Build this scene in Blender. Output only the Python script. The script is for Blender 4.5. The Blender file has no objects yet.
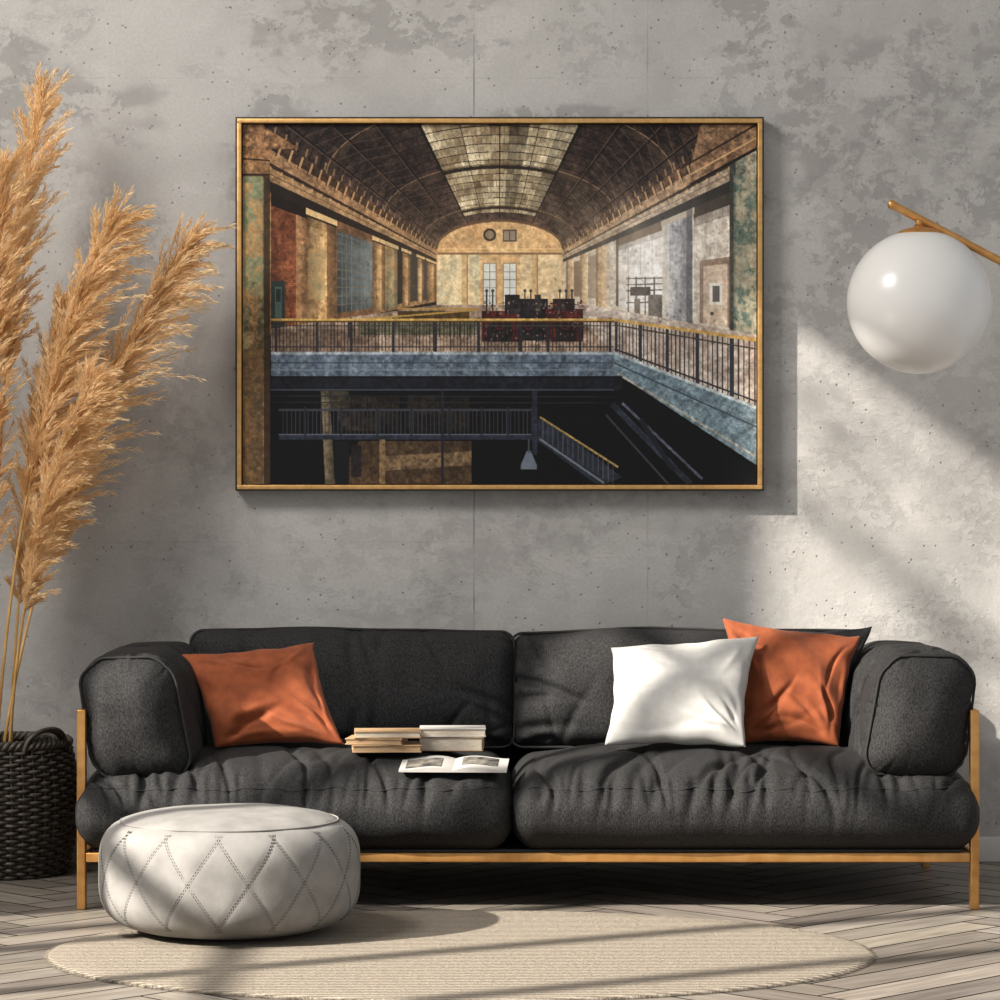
import bpy, bmesh, math, random
import numpy as np
from mathutils import Vector, noise, Matrix
from mathutils.bvhtree import BVHTree
random.seed(7); rng=np.random.default_rng(5)
scene=bpy.context.scene
scene.view_settings.view_transform='Standard'
scene.view_settings.look='None'
scene.view_settings.exposure=0.0

# ------------------------------------------------------------------ helpers
def link(o,parent=None):
    scene.collection.objects.link(o)
    if parent is not None: o.parent=parent
    return o
def empty(name,loc=(0,0,0)):
    e=bpy.data.objects.new(name,None); e.location=loc; e.empty_display_size=0.1
    return link(e)
def smooth(me,on=True):
    me.polygons.foreach_set('use_smooth',[on]*len(me.polygons))
def mesh(name,verts,faces,mat=None,parent=None,sm=True):
    me=bpy.data.meshes.new(name); me.from_pydata([tuple(v) for v in verts],[],faces); me.update()
    if sm: smooth(me)
    if mat: me.materials.append(mat)
    return link(bpy.data.objects.new(name,me),parent)
def box(name,lo,hi,mat,parent=None,bev=0.0,rot=None):
    c=[(a+b)/2 for a,b in zip(lo,hi)]; h=[(b-a)/2 for a,b in zip(lo,hi)]
    bm=bmesh.new(); bmesh.ops.create_cube(bm,size=2)
    for v in bm.verts: v.co=Vector((v.co.x*h[0],v.co.y*h[1],v.co.z*h[2]))
    if bev>0: bmesh.ops.bevel(bm,geom=bm.edges[:],offset=bev,segments=3,affect='EDGES',profile=0.5)
    me=bpy.data.meshes.new(name); bm.to_mesh(me); bm.free(); me.materials.append(mat)
    if bev>0: smooth(me)
    o=bpy.data.objects.new(name,me); o.location=c
    if rot: o.rotation_euler=rot
    return link(o,parent)
def curves(name,spl,bevel,mat,parent=None,res=2):
    cu=bpy.data.curves.new(name,'CURVE'); cu.dimensions='3D'; cu.bevel_depth=bevel; cu.bevel_resolution=res; cu.use_fill_caps=True
    for pts,rad,cyc in spl:
        s=cu.splines.new('POLY'); s.points.add(len(pts)-1)
        co=np.ones((len(pts),4)); co[:,:3]=np.array([tuple(p) for p in pts]); s.points.foreach_set('co',co.ravel())
        if rad is not None: s.points.foreach_set('radius',rad)
        s.use_cyclic_u=cyc; s.use_smooth=True
    cu.materials.append(mat)
    return link(bpy.data.objects.new(name,cu),parent)
def rbox(h,r,res,disp=None):
    """rounded box surface with optional displacement; returns verts, faces"""
    bm=bmesh.new()
    ax=[np.linspace(-1,1,n+1) for n in res]
    for a in range(3):
        b,c=(a+1)%3,(a+2)%3
        for s in (-1,1):
            g=[]
            for u in ax[b]:
                row=[]
                for w in ax[c]:
                    p=[0,0,0]; p[a]=s*h[a]; p[b]=u*h[b]; p[c]=w*h[c]
                    row.append(bm.verts.new(p))
                g.append(row)
            for i in range(len(g)-1):
                for j in range(len(g[0])-1):
                    q=[g[i][j],g[i+1][j],g[i+1][j+1],g[i][j+1]]
                    if s<0: q.reverse()
                    bm.faces.new(q)
    bmesh.ops.remove_doubles(bm,verts=bm.verts,dist=1e-5)
    for v in bm.verts:
        p=v.co; inn=Vector([max(-(h[k]-r[k]),min(h[k]-r[k],p[k])) for k in range(3)])
        d=Vector([(p[k]-inn[k])/r[k] for k in range(3)])
        if d.length>1e-6: d.normalize()
        v.co=Vector([inn[k]+d[k]*r[k] for k in range(3)])
    if disp:
        for v in bm.verts: v.co=disp(v.co.copy())
    bm.verts.index_update()
    vs=[v.co.copy() for v in bm.verts]; fs=[[v.index for v in f.verts] for f in bm.faces]
    bm.free(); return vs,fs

def newmat(name):
    m=bpy.data.materials.new(name); m.use_nodes=True
    nt=m.node_tree; b=nt.nodes['Principled BSDF']; return m,nt,b
def pmat(name,c1,c2=None,scale=20,rough=0.6,bump=0.0,bscale=200,metal=0,sheen=0,stretch=(1,1,1),detail=4,bdist=0.002,spec=None):
    m,nt,b=newmat(name); N=nt.nodes; L=nt.links
    b.inputs['Roughness'].default_value=rough; b.inputs['Metallic'].default_value=metal
    if spec is not None: b.inputs['Specular IOR Level'].default_value=spec
    if sheen:
        b.inputs['Sheen Weight'].default_value=sheen; b.inputs['Sheen Roughness'].default_value=0.5
    tc=N.new('ShaderNodeTexCoord'); mp=N.new('ShaderNodeMapping'); mp.inputs['Scale'].default_value=stretch
    L.new(tc.outputs['Object'],mp.inputs['Vector'])
    n=N.new('ShaderNodeTexNoise'); n.inputs['Scale'].default_value=scale; n.inputs['Detail'].default_value=detail
    L.new(mp.outputs[0],n.inputs['Vector'])
    cr=N.new('ShaderNodeValToRGB'); cr.color_ramp.elements[0].position=0.32; cr.color_ramp.elements[1].position=0.68
    cr.color_ramp.elements[0].color=(*c1,1); cr.color_ramp.elements[1].color=(*(c2 or c1),1)
    L.new(n.outputs['Fac'],cr.inputs[0]); L.new(cr.outputs[0],b.inputs['Base Color'])
    if bump:
        n2=N.new('ShaderNodeTexNoise'); n2.inputs['Scale'].default_value=bscale; n2.inputs['Detail'].default_value=3
        L.new(mp.outputs[0],n2.inputs['Vector'])
        bp=N.new('ShaderNodeBump'); bp.inputs['Strength'].default_value=bump; bp.inputs['Distance'].default_value=bdist
        L.new(n2.outputs['Fac'],bp.inputs['Height']); L.new(bp.outputs[0],b.inputs['Normal'])
    return m

# ------------------------------------------------------------------ materials
denim=pmat('charcoal_fabric',(0.004,0.004,0.0045),(0.032,0.0315,0.032),scale=300,rough=0.78,bump=0.7,bscale=480,stretch=(1,1,0.5),spec=0.25)
piping_m=pmat('charcoal_piping',(0.005,0.005,0.005),(0.014,0.014,0.014),scale=300,rough=0.8)
rust=pmat('rust_velvet',(0.19,0.046,0.016),(0.27,0.070,0.024),scale=30,rough=0.75,bump=0.3,bscale=500,sheen=0.10,spec=0.18)
white_f=pmat('white_linen',(0.44,0.43,0.41),(0.50,0.49,0.47),scale=40,rough=0.85,bump=0.25,bscale=500,spec=0.2)
black_f=pmat('black_velvet',(0.008,0.008,0.009),(0.02,0.02,0.02),scale=60,rough=0.8)
brass=pmat('brushed_brass',(0.50,0.245,0.07),(0.64,0.34,0.115),scale=30,rough=0.35,metal=0.7)
goldf=pmat('gold_frame',(0.50,0.28,0.09),(0.64,0.38,0.14),scale=60,rough=0.4,metal=0.6)
blackm=pmat('black_lacquer',(0.01,0.01,0.01),(0.015,0.015,0.015),rough=0.4)
globe_m=pmat('opal_glass',(0.74,0.73,0.71),(0.76,0.75,0.73),scale=3,rough=0.25)
pouf_m=pmat('grey_suede',(0.205,0.198,0.188),(0.28,0.27,0.257),scale=16,rough=0.85,bump=0.3,bscale=450,spec=0.2,detail=7)
stitch_m=pmat('stitch_thread',(0.07,0.067,0.063),(0.10,0.095,0.09),rough=0.8)
wicker=pmat('dark_wicker',(0.020,0.016,0.012),(0.085,0.068,0.052),scale=60,rough=0.5)
pampas_m=pmat('pampas_gold',(0.64,0.39,0.16),(1.0,0.79,0.49),scale=9,rough=0.5)
pampas_m2=pmat('pampas_stem',(0.52,0.28,0.08),(0.70,0.43,0.16),scale=20,rough=0.5)
paper=pmat('paper',(0.44,0.37,0.28),(0.60,0.54,0.45),scale=60,rough=0.8,stretch=(1,1,20))
tanp=pmat('tan_page_edges',(0.30,0.185,0.095),(0.46,0.315,0.18),scale=60,rough=0.8,stretch=(1,1,20))
tanc=pmat('tan_cover',(0.32,0.20,0.10),(0.42,0.28,0.155),scale=20,rough=0.6)
whitec=pmat('white_cover',(0.44,0.425,0.40),(0.50,0.48,0.455),rough=0.5)
darkc=pmat('dark_print',(0.03,0.03,0.03),(0.25,0.23,0.2),scale=45,rough=0.4)
trimm=pmat('painted_trim',(0.52,0.50,0.47),(0.56,0.54,0.51),rough=0.5)
winm=pmat('window_frame_paint',(0.05,0.05,0.05),(0.07,0.07,0.07),rough=0.5)
plain=pmat('plain_plaster',(0.62,0.60,0.57),(0.68,0.66,0.63),scale=3,rough=0.9)
leafm=pmat('leaf_green',(0.05,0.12,0.03),(0.10,0.2,0.05),rough=0.6)
bark=pmat('bark',(0.12,0.08,0.05),(0.2,0.14,0.09),rough=0.9)

def add_translucent(m,col,f):
    nt=m.node_tree; b=nt.nodes['Principled BSDF']; out=nt.nodes['Material Output']
    t=nt.nodes.new('ShaderNodeBsdfTranslucent'); t.inputs[0].default_value=(*col,1)
    mx=nt.nodes.new('ShaderNodeMixShader'); mx.inputs[0].default_value=f
    nt.links.new(b.outputs[0],mx.inputs[1]); nt.links.new(t.outputs[0],mx.inputs[2]); nt.links.new(mx.outputs[0],out.inputs[0])
add_translucent(pampas_m,(1.0,0.76,0.44),0.35)

def concrete():
    m,nt,b=newmat('trowelled_concrete'); N=nt.nodes; L=nt.links
    b.inputs['Roughness'].default_value=0.88; b.inputs['Specular IOR Level'].default_value=0.25
    tc=N.new('ShaderNodeTexCoord')
    def noi(scale,detail=5,rough=0.6,dist=0,stretch=(1,1,1),off=(0,0,0)):
        mp=N.new('ShaderNodeMapping'); mp.inputs['Scale'].default_value=stretch; mp.inputs['Location'].default_value=off
        L.new(tc.outputs['Object'],mp.inputs[0])
        n=N.new('ShaderNodeTexNoise'); n.inputs['Scale'].default_value=scale; n.inputs['Detail'].default_value=detail
        n.inputs['Roughness'].default_value=rough; n.inputs['Distortion'].default_value=dist
        L.new(mp.outputs[0],n.inputs['Vector']); return n.outputs['Fac']
    def ramp(x,a,bb,ca=0,cb=1):
        r=N.new('ShaderNodeMapRange'); r.inputs[1].default_value=a; r.inputs[2].default_value=bb; r.inputs[3].default_value=ca; r.inputs[4].default_value=cb
        r.interpolation_type='SMOOTHSTEP'; L.new(x,r.inputs[0]); return r.outputs[0]
    def mth(op,x,y=None,v=None):
        k=N.new('ShaderNodeMath'); k.operation=op; L.new(x,k.inputs[0])
        if y is not None: L.new(y,k.inputs[1])
        elif v is not None: k.inputs[1].default_value=v
        return k.outputs[0]
    def mix(f,a,c):
        k=N.new('ShaderNodeMix'); k.data_type='RGBA'; L.new(f,k.inputs[0])
        if isinstance(a,tuple): k.inputs[6].default_value=(*a,1)
        else: L.new(a,k.inputs[6])
        if isinstance(c,tuple): k.inputs[7].default_value=(*c,1)
        else: L.new(c,k.inputs[7])
        return k.outputs[2]
    sx=N.new('ShaderNodeSeparateXYZ'); L.new(tc.outputs['Object'],sx.inputs[0])
    big=ramp(noi(1.6,5,0.6,0.4),0.36,0.64)
    col=mix(big,(0.375,0.362,0.345),(0.455,0.441,0.423))
    mid=ramp(noi(5,8,0.70,0.3),0.40,0.62); mid=mth('MULTIPLY',mid,v=0.45)
    col=mix(mid,col,(0.50,0.486,0.467))
    up=ramp(sx.outputs['Z'],1.2,2.0,0.40,1.0)
    patch=ramp(noi(1.9,4,0.6,0.5,(0.8,1,1.0),(3.1,0,1.7)),0.465,0.53)
    scr=ramp(noi(7.5,9,0.72,0.2,(1.0,1,1.2),(2,0,5)),0.485,0.525)
    f=mth('MULTIPLY',patch,scr); f=mth('MULTIPLY',f,up); f=mth('MULTIPLY',f,v=0.62)
    col=mix(f,col,(0.235,0.225,0.215))
    patch2=ramp(noi(2.3,3,0.6,0.5,(1,1,1),(9.4,0,6.2)),0.52,0.60)
    scr2=ramp(noi(18,8,0.74,0.15,(1,1,1.2),(5,0,1)),0.50,0.54)
    f2=mth('MULTIPLY',patch2,scr2); f2=mth('MULTIPLY',f2,v=0.42)
    col=mix(f2,col,(0.27,0.26,0.245))
    sm=ramp(noi(3.6,8,0.70,0.3,(0.8,1,1.3),(7,2,4)),0.54,0.58); sm=mth('MULTIPLY',sm,v=0.30)
    col=mix(sm,col,(0.55,0.535,0.515))
    fine=ramp(noi(110,8,0.78),0.36,0.64); fine=mth('MULTIPLY',fine,v=0.42)
    col=mix(fine,col,(0.32,0.31,0.295))
    vo=N.new('ShaderNodeTexVoronoi'); vo.inputs['Scale'].default_value=34; L.new(tc.outputs['Object'],vo.inputs['Vector'])
    pin=ramp(vo.outputs['Distance'],0.06,0.14,1,0)
    msk=ramp(noi(5,3,0.6,0,(1,1,1),(1,5,9)),0.44,0.50); pin=mth('MULTIPLY',pin,msk); pin2=mth('MULTIPLY',pin,v=0.6)
    col=mix(pin2,col,(0.12,0.115,0.11))
    tot=None
    for out,vals,st in (('X',(-0.073,),.7),('X',(0.419,),.35),('Z',(2.22,0.905),.12)):
        for v0 in vals:
            d=mth('ABSOLUTE',mth('SUBTRACT',sx.outputs[out],v=v0))
            g=ramp(d,0.0008,0.0032,st,0)
            tot=g if tot is None else mth('MAXIMUM',tot,g)
    tot=mth('MULTIPLY',tot,ramp(noi(5,5),0.42,0.6,0.2,1))
    col=mix(tot,col,(0.16,0.155,0.15))
    L.new(col,b.inputs['Base Color'])
    h=mth('ADD',mth('MULTIPLY',noi(40,9,0.78),v=0.8),mth('MULTIPLY',mth('ADD',f,f2),v=-0.7))
    h=mth('ADD',h,mth('MULTIPLY',sm,v=0.8))
    h=mth('SUBTRACT',h,mth('ADD',pin,tot))
    bp=N.new('ShaderNodeBump'); bp.inputs['Strength'].default_value=0.55; bp.inputs['Distance'].default_value=0.003
    L.new(h,bp.inputs['Height']); L.new(bp.outputs[0],b.inputs['Normal'])
    return m
conc=concrete()

# ------------------------------------------------------------------ room shell
box('wall_back',(-3.0,0,-0.1),(3.2,0.15,4.7),conc).location
wb=bpy.data.objects['wall_back']
for v in wb.data.vertices: v.co+=wb.location
wb.location=(0,0,0)
box('ceiling',(-3.15,-6.6,4.7),(3.2,0.15,4.85),plain)
box('baseboard_back',(-3.0,-0.016,0.0),(3.2,0,0.072),trimm,bev=0.004)
WY0,WY1,WZ0,WZ1=-2.08,-6.0,0.35,4.32
vs=[];fs=[]
def addb(lo,hi):
    b=len(vs)
    for z in (lo[2],hi[2]):
        for x,y in ((lo[0],lo[1]),(hi[0],lo[1]),(hi[0],hi[1]),(lo[0],hi[1])): vs.append((x,y,z))
    for q in ((0,3,2,1),(4,5,6,7),(0,1,5,4),(1,2,6,5),(2,3,7,6),(3,0,4,7)): fs.append([b+i for i in q])
addb((-3.15,WY0,-0.1),(-3.0,0.15,4.7)); addb((-3.15,-6.6,-0.1),(-3.0,WY1,4.7))
addb((-3.15,WY1,-0.1),(-3.0,WY0,WZ0)); addb((-3.15,WY1,WZ1),(-3.0,WY0,4.7))
mesh('wall_left',vs,fs,plain,None,False)
vs=[];fs=[]
for y in np.linspace(WY0-0.03,WY1+0.03,7): addb((-3.12,y-0.03,WZ0),(-3.06,y+0.03,WZ1))
for z in (WZ0+0.03,1.75,3.1,WZ1-0.03): addb((-3.115,WY1,z-0.02),(-3.065,WY0,z+0.02))
mesh('window_1',vs,fs,winm,None,False)

def floor():
    m,nt,b=newmat('herringbone_oak'); N=nt.nodes; L=nt.links
    b.inputs['Roughness'].default_value=0.40
    at=N.new('ShaderNodeAttribute'); at.attribute_name='plank'
    uv=N.new('ShaderNodeUVMap')
    mp=N.new('ShaderNodeMapping'); mp.inputs['Scale'].default_value=(3,45,1); L.new(uv.outputs[0],mp.inputs[0])
    n=N.new('ShaderNodeTexNoise'); n.inputs['Scale'].default_value=1.5; n.inputs['Detail'].default_value=6; n.inputs['Distortion'].default_value=0.6
    L.new(mp.outputs[0],n.inputs['Vector'])
    cr=N.new('ShaderNodeValToRGB'); cr.color_ramp.elements[0].position=0.3; cr.color_ramp.elements[1].position=0.7
    cr.color_ramp.elements[0].color=(0.155,0.134,0.113,1); cr.color_ramp.elements[1].color=(0.30,0.268,0.235,1)
    L.new(n.outputs['Fac'],cr.inputs[0])
    mx=N.new('ShaderNodeMix'); mx.data_type='RGBA'; mx.blend_type='MULTIPLY'; mx.inputs[0].default_value=1
    L.new(cr.outputs[0],mx.inputs[6]); L.new(at.outputs['Color'],mx.inputs[7]); L.new(mx.outputs[2],b.inputs['Base Color'])
    bp=N.new('ShaderNodeBump'); bp.inputs['Strength'].default_value=0.15; bp.inputs['Distance'].default_value=0.001
    L.new(n.outputs['Fac'],bp.inputs['Height']); L.new(bp.outputs[0],b.inputs['Normal'])
    gap=pmat('floor_gap',(0.02,0.016,0.013),(0.03,0.024,0.02),rough=0.9)
    w=0.11; n_=6; Lp=w*n_
    V=[];F=[];UV=[];C=[]
    g=0.0034
    ca=math.cos(math.radians(45))
    def rot(x,y): return ((x-y)*ca-0.2,(x+y)*ca-3.0)
    R=66
    for i in range(-R,R):
        for j in range(-R,R):
            for kind in (0,1):
                if kind==0:
                    if (i-j)%(2*n_)!=0: continue
                    x0,y0,x1,y1=i*w,j*w,(i+n_)*w,(j+1)*w
                else:
                    if (i-j)%(2*n_)!=2*n_-1: continue
                    x0,y0,x1,y1=i*w,j*w,(i+1)*w,(j+n_)*w
                cx,cy=rot((x0+x1)/2,(y0+y1)/2)
                if not(-3.2<cx<3.4 and -6.7<cy<0.3): continue
                b0=len(V); q=[(x0+g,y0+g),(x1-g,y0+g),(x1-g,y1-g),(x0+g,y1-g)]
                for a in q:
                    X,Y=rot(*a); V.append((X,Y,0.0))
                F.append([b0,b0+1,b0+2,b0+3])
                ox,oy=random.random()*20,random.random()*20
                if kind==0: uvq=[(0,0),(Lp,0),(Lp,w),(0,w)]
                else: uvq=[(0,w),(0,0),(Lp,0),(Lp,w)]
                UV+= [(u+ox,v+oy) for u,v in uvq]
                s=random.uniform(0.62,1.18); C+=[(s,s*random.uniform(0.97,1.01),s*random.uniform(0.94,1.0),1)]*4
    me=bpy.data.meshes.new('floor')
    me.from_pydata(V,[],F); me.update()
    ul=me.uv_layers.new(name='UVMap'); ul.data.foreach_set('uv',np.array(UV,dtype=np.float32).ravel())
    ca_=me.color_attributes.new('plank','FLOAT_COLOR','CORNER'); ca_.data.foreach_set('color',np.array(C,dtype=np.float32).ravel())
    bm=bmesh.new(); bm.from_mesh(me)
    for co,no in (((3.2,0,0),(1,0,0)),((-3.15,0,0),(-1,0,0)),((0,0.0,0),(0,1,0)),((0,-6.6,0),(0,-1,0))):
        bmesh.ops.bisect_plane(bm,geom=bm.verts[:]+bm.edges[:]+bm.faces[:],plane_co=co,plane_no=no,clear_outer=True)
    for z,rev in ((-0.003,False),(-0.1,True)):
        v=[bm.verts.new(p) for p in ((-3.15,-6.6,z),(3.2,-6.6,z),(3.2,0.15,z),(-3.15,0.15,z))]
        f=bm.faces.new(v[::-1] if rev else v); f.material_index=1
    bm.to_mesh(me); bm.free()
    me.materials.append(m); me.materials.append(gap)
    link(bpy.data.objects.new('floor',me))
floor()

# ------------------------------------------------------------------ rug
def rug():
    m,nt,b=newmat('woven_rug'); N=nt.nodes; L=nt.links
    b.inputs['Roughness'].default_value=0.95; b.inputs['Specular IOR Level'].default_value=0.1
    tc=N.new('ShaderNodeTexCoord')
    w=N.new('ShaderNodeTexWave'); w.bands_direction='Y'; w.inputs['Scale'].default_value=15; w.inputs['Distortion'].default_value=1.4; w.inputs['Detail'].default_value=4; w.inputs['Detail Scale'].default_value=6
    L.new(tc.outputs['Object'],w.inputs['Vector'])
    n=N.new('ShaderNodeTexNoise'); n.inputs['Scale'].default_value=110; n.inputs['Detail'].default_value=6; n.inputs['Roughness'].default_value=.7; L.new(tc.outputs['Object'],n.inputs['Vector'])
    ad=N.new('ShaderNodeMath'); ad.operation='MULTIPLY'; L.new(w.outputs['Fac'],ad.inputs[0]); L.new(n.outputs['Fac'],ad.inputs[1])
    cr=N.new('ShaderNodeValToRGB'); cr.color_ramp.elements[0].position=0.02; cr.color_ramp.elements[1].position=0.5
    cr.color_ramp.elements[0].color=(0.17,0.142,0.11,1); cr.color_ramp.elements[1].color=(0.42,0.37,0.305,1)
    L.new(ad.outputs[0],cr.inputs[0]); L.new(cr.outputs[0],b.inputs['Base Color'])
    bp=N.new('ShaderNodeBump'); bp.inputs['Strength'].default_value=0.9; bp.inputs['Distance'].default_value=0.009
    L.new(ad.outputs[0],bp.inputs['Height']); L.new(bp.outputs[0],b.inputs['Normal'])
    A,B=0.93,0.67; nseg=360
    rf=[1+0.0035*noise.noise(Vector((math.cos(2*math.pi*i/nseg)*9,math.sin(2*math.pi*i/nseg)*9,0))) for i in range(nseg)]
    prof=[(0.0,0.008),(0.3,0.008),(0.6,0.008),(0.9,0.008),(0.985,0.008),(0.995,0.006),(1.0,0.003),(0.999,0.0003)]
    V=[(0,0,0.008)];F=[]
    for k,(s,z) in enumerate(prof[1:]):
        for i in range(nseg):
            t=2*math.pi*i/nseg; V.append((A*s*rf[i]*math.cos(t),B*s*rf[i]*math.sin(t),z))
    for i in range(nseg): F.append([0,1+i,1+(i+1)%nseg])
    for k in range(len(prof)-2):
        for i in range(nseg):
            a=1+k*nseg; F.append([a+i,a+nseg+i,a+nseg+(i+1)%nseg,a+(i+1)%nseg])
    o=mesh('oval_rug',V,F,m); o.location=(-0.09,-1.72,0.0)
    V=[];F=[]
    for k in range(9000):
        t=random.uniform(0,2*math.pi); x,y=A*.997*math.cos(t),B*.997*math.sin(t)
        a=math.atan2(math.sin(t)/B,math.cos(t)/A)+random.uniform(-.7,.7); l=random.uniform(.004,.016)
        d=Vector((math.cos(a),math.sin(a),0)); pz=Vector((-d.y,d.x,0))*.0008; p=Vector((x,y,random.uniform(.002,.007)))
        b0=len(V); V+=[p-pz,p+pz,p+d*l+Vector((0,0,-p.z*.6))]; F.append([b0,b0+1,b0+2])
    mesh('edge_fibres',V,F,m,o,False)
rug()

# ------------------------------------------------------------------ sofa
sofa=empty('sofa',(0.07,-0.6,0))
def P(o):
    o.parent=sofa; o.matrix_parent_inverse=Matrix.Translation((-0.07,0.6,0)); return o
def fbm(x,y,z): return noise.noise(Vector((x,y,z)))
def sst(x): x=max(0,min(1,x)); return x*x*(3-2*x)
def seat(name,cx,hx,seed):
    hy,hz=0.37,0.095; r=(0.06,0.085,0.08)
    rs=random.Random(int(seed*10))
    folds=[]
    for k in range(30):
        x0=-hx+2*hx*(k+rs.uniform(.0,1.))/30
        folds.append((x0,rs.uniform(-.8,.8)+x0*.8,rs.uniform(.08,.34),rs.uniform(.006,.013),rs.uniform(.25,1.15)))
    def d(p):
        u,v=p.x/hx,p.y/hy
        top=sst((p.z/hz+0.2)/1.0)
        crown=0.056*max(0,1-abs(u)**3.2)*max(0,1-abs(v)**2.6)
        q=p.copy()
        q.z+=crown*top
        dist=max(0,p.y+hy)
        f=0
        for x0,sl,ln,w,am in folds:
            xc=x0+sl*dist*1.0+0.012*math.sin(dist*20+x0*9)
            e=(p.x-xc)/w/(1+dist*3.2)
            if abs(e)<3: f+=am*math.exp(-e*e)*math.exp(-(dist/ln)**2)
        f=min(f,1.5)
        low=fbm(p.x*6+seed+p.y*4,p.y*7,seed*2)
        q.z+=top*(-0.015*f+0.012*low*(0.5+0.5*math.exp(-dist/0.25)))
        q.z+=0.009*fbm(p.x*3.5,p.y*3.5,seed+9)*top
        ff=sst((-v-0.80)/0.15) if v<0 else 0
        zz=(p.z+hz)/(2*hz)
        q.y-=ff*0.034*math.sin(math.pi*max(0,min(1,zz*0.95)))
        fd=0
        for x0,sl,ln,w,am in folds:
            xc=x0-sl*(1-zz)*.05; e=(p.x-xc)/(w*1.1)
            if abs(e)<3: fd+=am*math.exp(-e*e)*math.exp(-((1-zz)/(.16+ln*1.0))**2)
        q.y+=ff*(0.009*min(fd,1.4)+0.006*fbm(p.x*8,p.z*9,seed+3))
        q.y+=ff*0.008*math.exp(-((zz-0.84)/0.05)**2)
        q.x*=1+0.012*math.sin(math.pi*zz)
        return q
    vs,fs=rbox((hx,hy,hz),r,(250,120,30),d)
    o=mesh(name,[v+Vector((cx,-0.66,0.24)) for v in vs],fs,denim); P(o); return o
s1=seat('seat_cushion_1',-0.517,0.545,1.3)
s2=seat('seat_cushion_2',0.616,0.583,5.1)
def bvh(o):
    return BVHTree.FromPolygons([v.co for v in o.data.vertices],[p.vertices for p in o.data.polygons])
B1,B2=bvh(s1),bvh(s2)
def seat_z(x,y):
    for B in (B1,B2):
        h=B.ray_cast(Vector((x,y,2)),Vector((0,0,-1)))
        if h[0]: return h[0].z
    return 0.38
def seat_y(x,z):
    for B in (B1,B2):
        h=B.ray_cast(Vector((x,-3,z)),Vector((0,1,0)))
        if h[0]: return h[0].y
    return -1.04
for k,(cx,hx) in enumerate(((-0.517,0.545),(0.616,0.583))):
    pts=[]
    for i in range(200):
        x=cx-hx+0.035+(2*hx-0.07)*i/199
        z=0.304+0.003*math.sin(i*0.17+k)+0.002*math.sin(i*.43)
        pts.append((x,seat_y(x,z)-0.0002,z))
    P(curves('seat_piping_%d'%(k+1),[(pts,None,False)],0.0022,piping_m))
def back(name,cx,hx,seed):
    hy,hz=0.095,0.160
    rs=random.Random(int(seed*10)); fl=[]
    for k in range(22):
        e=rs.choice((0,1,1,2,3))
        if e==0: c=(rs.uniform(-hx,hx),hz*.75); a=math.radians(rs.uniform(60,120))
        elif e==1: c=(rs.uniform(-hx,hx),-hz*.7); a=math.radians(rs.uniform(50,130))
        elif e==2: c=(-hx*.88,rs.uniform(-hz,hz)); a=math.radians(rs.uniform(-35,35))
        else: c=(hx*.88,rs.uniform(-hz,hz)); a=math.radians(rs.uniform(-35,35))
        fl.append((c,a,rs.uniform(.05,.14),rs.uniform(.007,.015),rs.uniform(.4,1)))
    def d(p):
        u,w=p.x/hx,p.z/hz
        q=p.copy()
        b=max(0,1-abs(u)**3)*max(0,1-abs(w)**2.5)
        sgn=-1 if p.y<0 else 1
        q.y+=sgn*0.048*b
        q.z+=(0.010*fbm(p.x*4,0,seed)+0.008*(1-u*u))*(1 if w>0 else 0)
        if sgn<0:
            f=0
            for (c,a,ln,wd,am) in fl:
                dx,dz=p.x-c[0],p.z-c[1]; t=dx*math.cos(a)+dz*math.sin(a); n=-dx*math.sin(a)+dz*math.cos(a)+.1*t*t/ln
                f+=am*math.exp(-(t/ln)**2-(n/wd)**2)
            q.y+=0.014*min(f,1.4)-0.014*fbm(p.x*5,p.z*6,seed+3)-0.006*fbm(p.x*13,p.z*10,seed+5)
        q.x+=0.008*fbm(p.z*8,0,seed+4)*abs(u)
        return q
    vs,fs=rbox((hx,hy,hz),(0.05,0.06,0.045),(140,16,60),d)
    R=Matrix.Rotation(math.radians(-10),4,'X')
    T=Matrix.Translation((cx,-0.27,0.498))@R
    o=mesh(name,[T@v for v in vs],fs,denim); P(o)
    pts=[]
    a,c,rr=hx-0.003,hz-0.003,0.035
    for (sx,sz,t0) in ((1,1,0),(-1,1,90),(-1,-1,180),(1,-1,270)):
        for k in range(9):
            t=math.radians(t0+k*90/8); x=sx*(a-rr)+rr*math.cos(t); pts.append((x,-0.062,sz*(c-rr)+rr*math.sin(t)))
    dense=[]
    for i in range(len(pts)):
        A_,B_=Vector(pts[i]),Vector(pts[(i+1)%len(pts)])
        n=max(1,int((B_-A_).length/.02))
        for k in range(n):
            p=A_.lerp(B_,k/n)
            if p.z>0: p.z+=0.010*fbm(p.x*4,0,seed)+0.008*(1-(p.x/hx)**2)
            dense.append(p)
    P(curves(name+'_piping',[([T@p for p in dense],None,True)],0.004,piping_m))
back('back_cushion_1',-0.403,0.445,2.2)
back('back_cushion_2',0.508,0.483,8.4)
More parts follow.
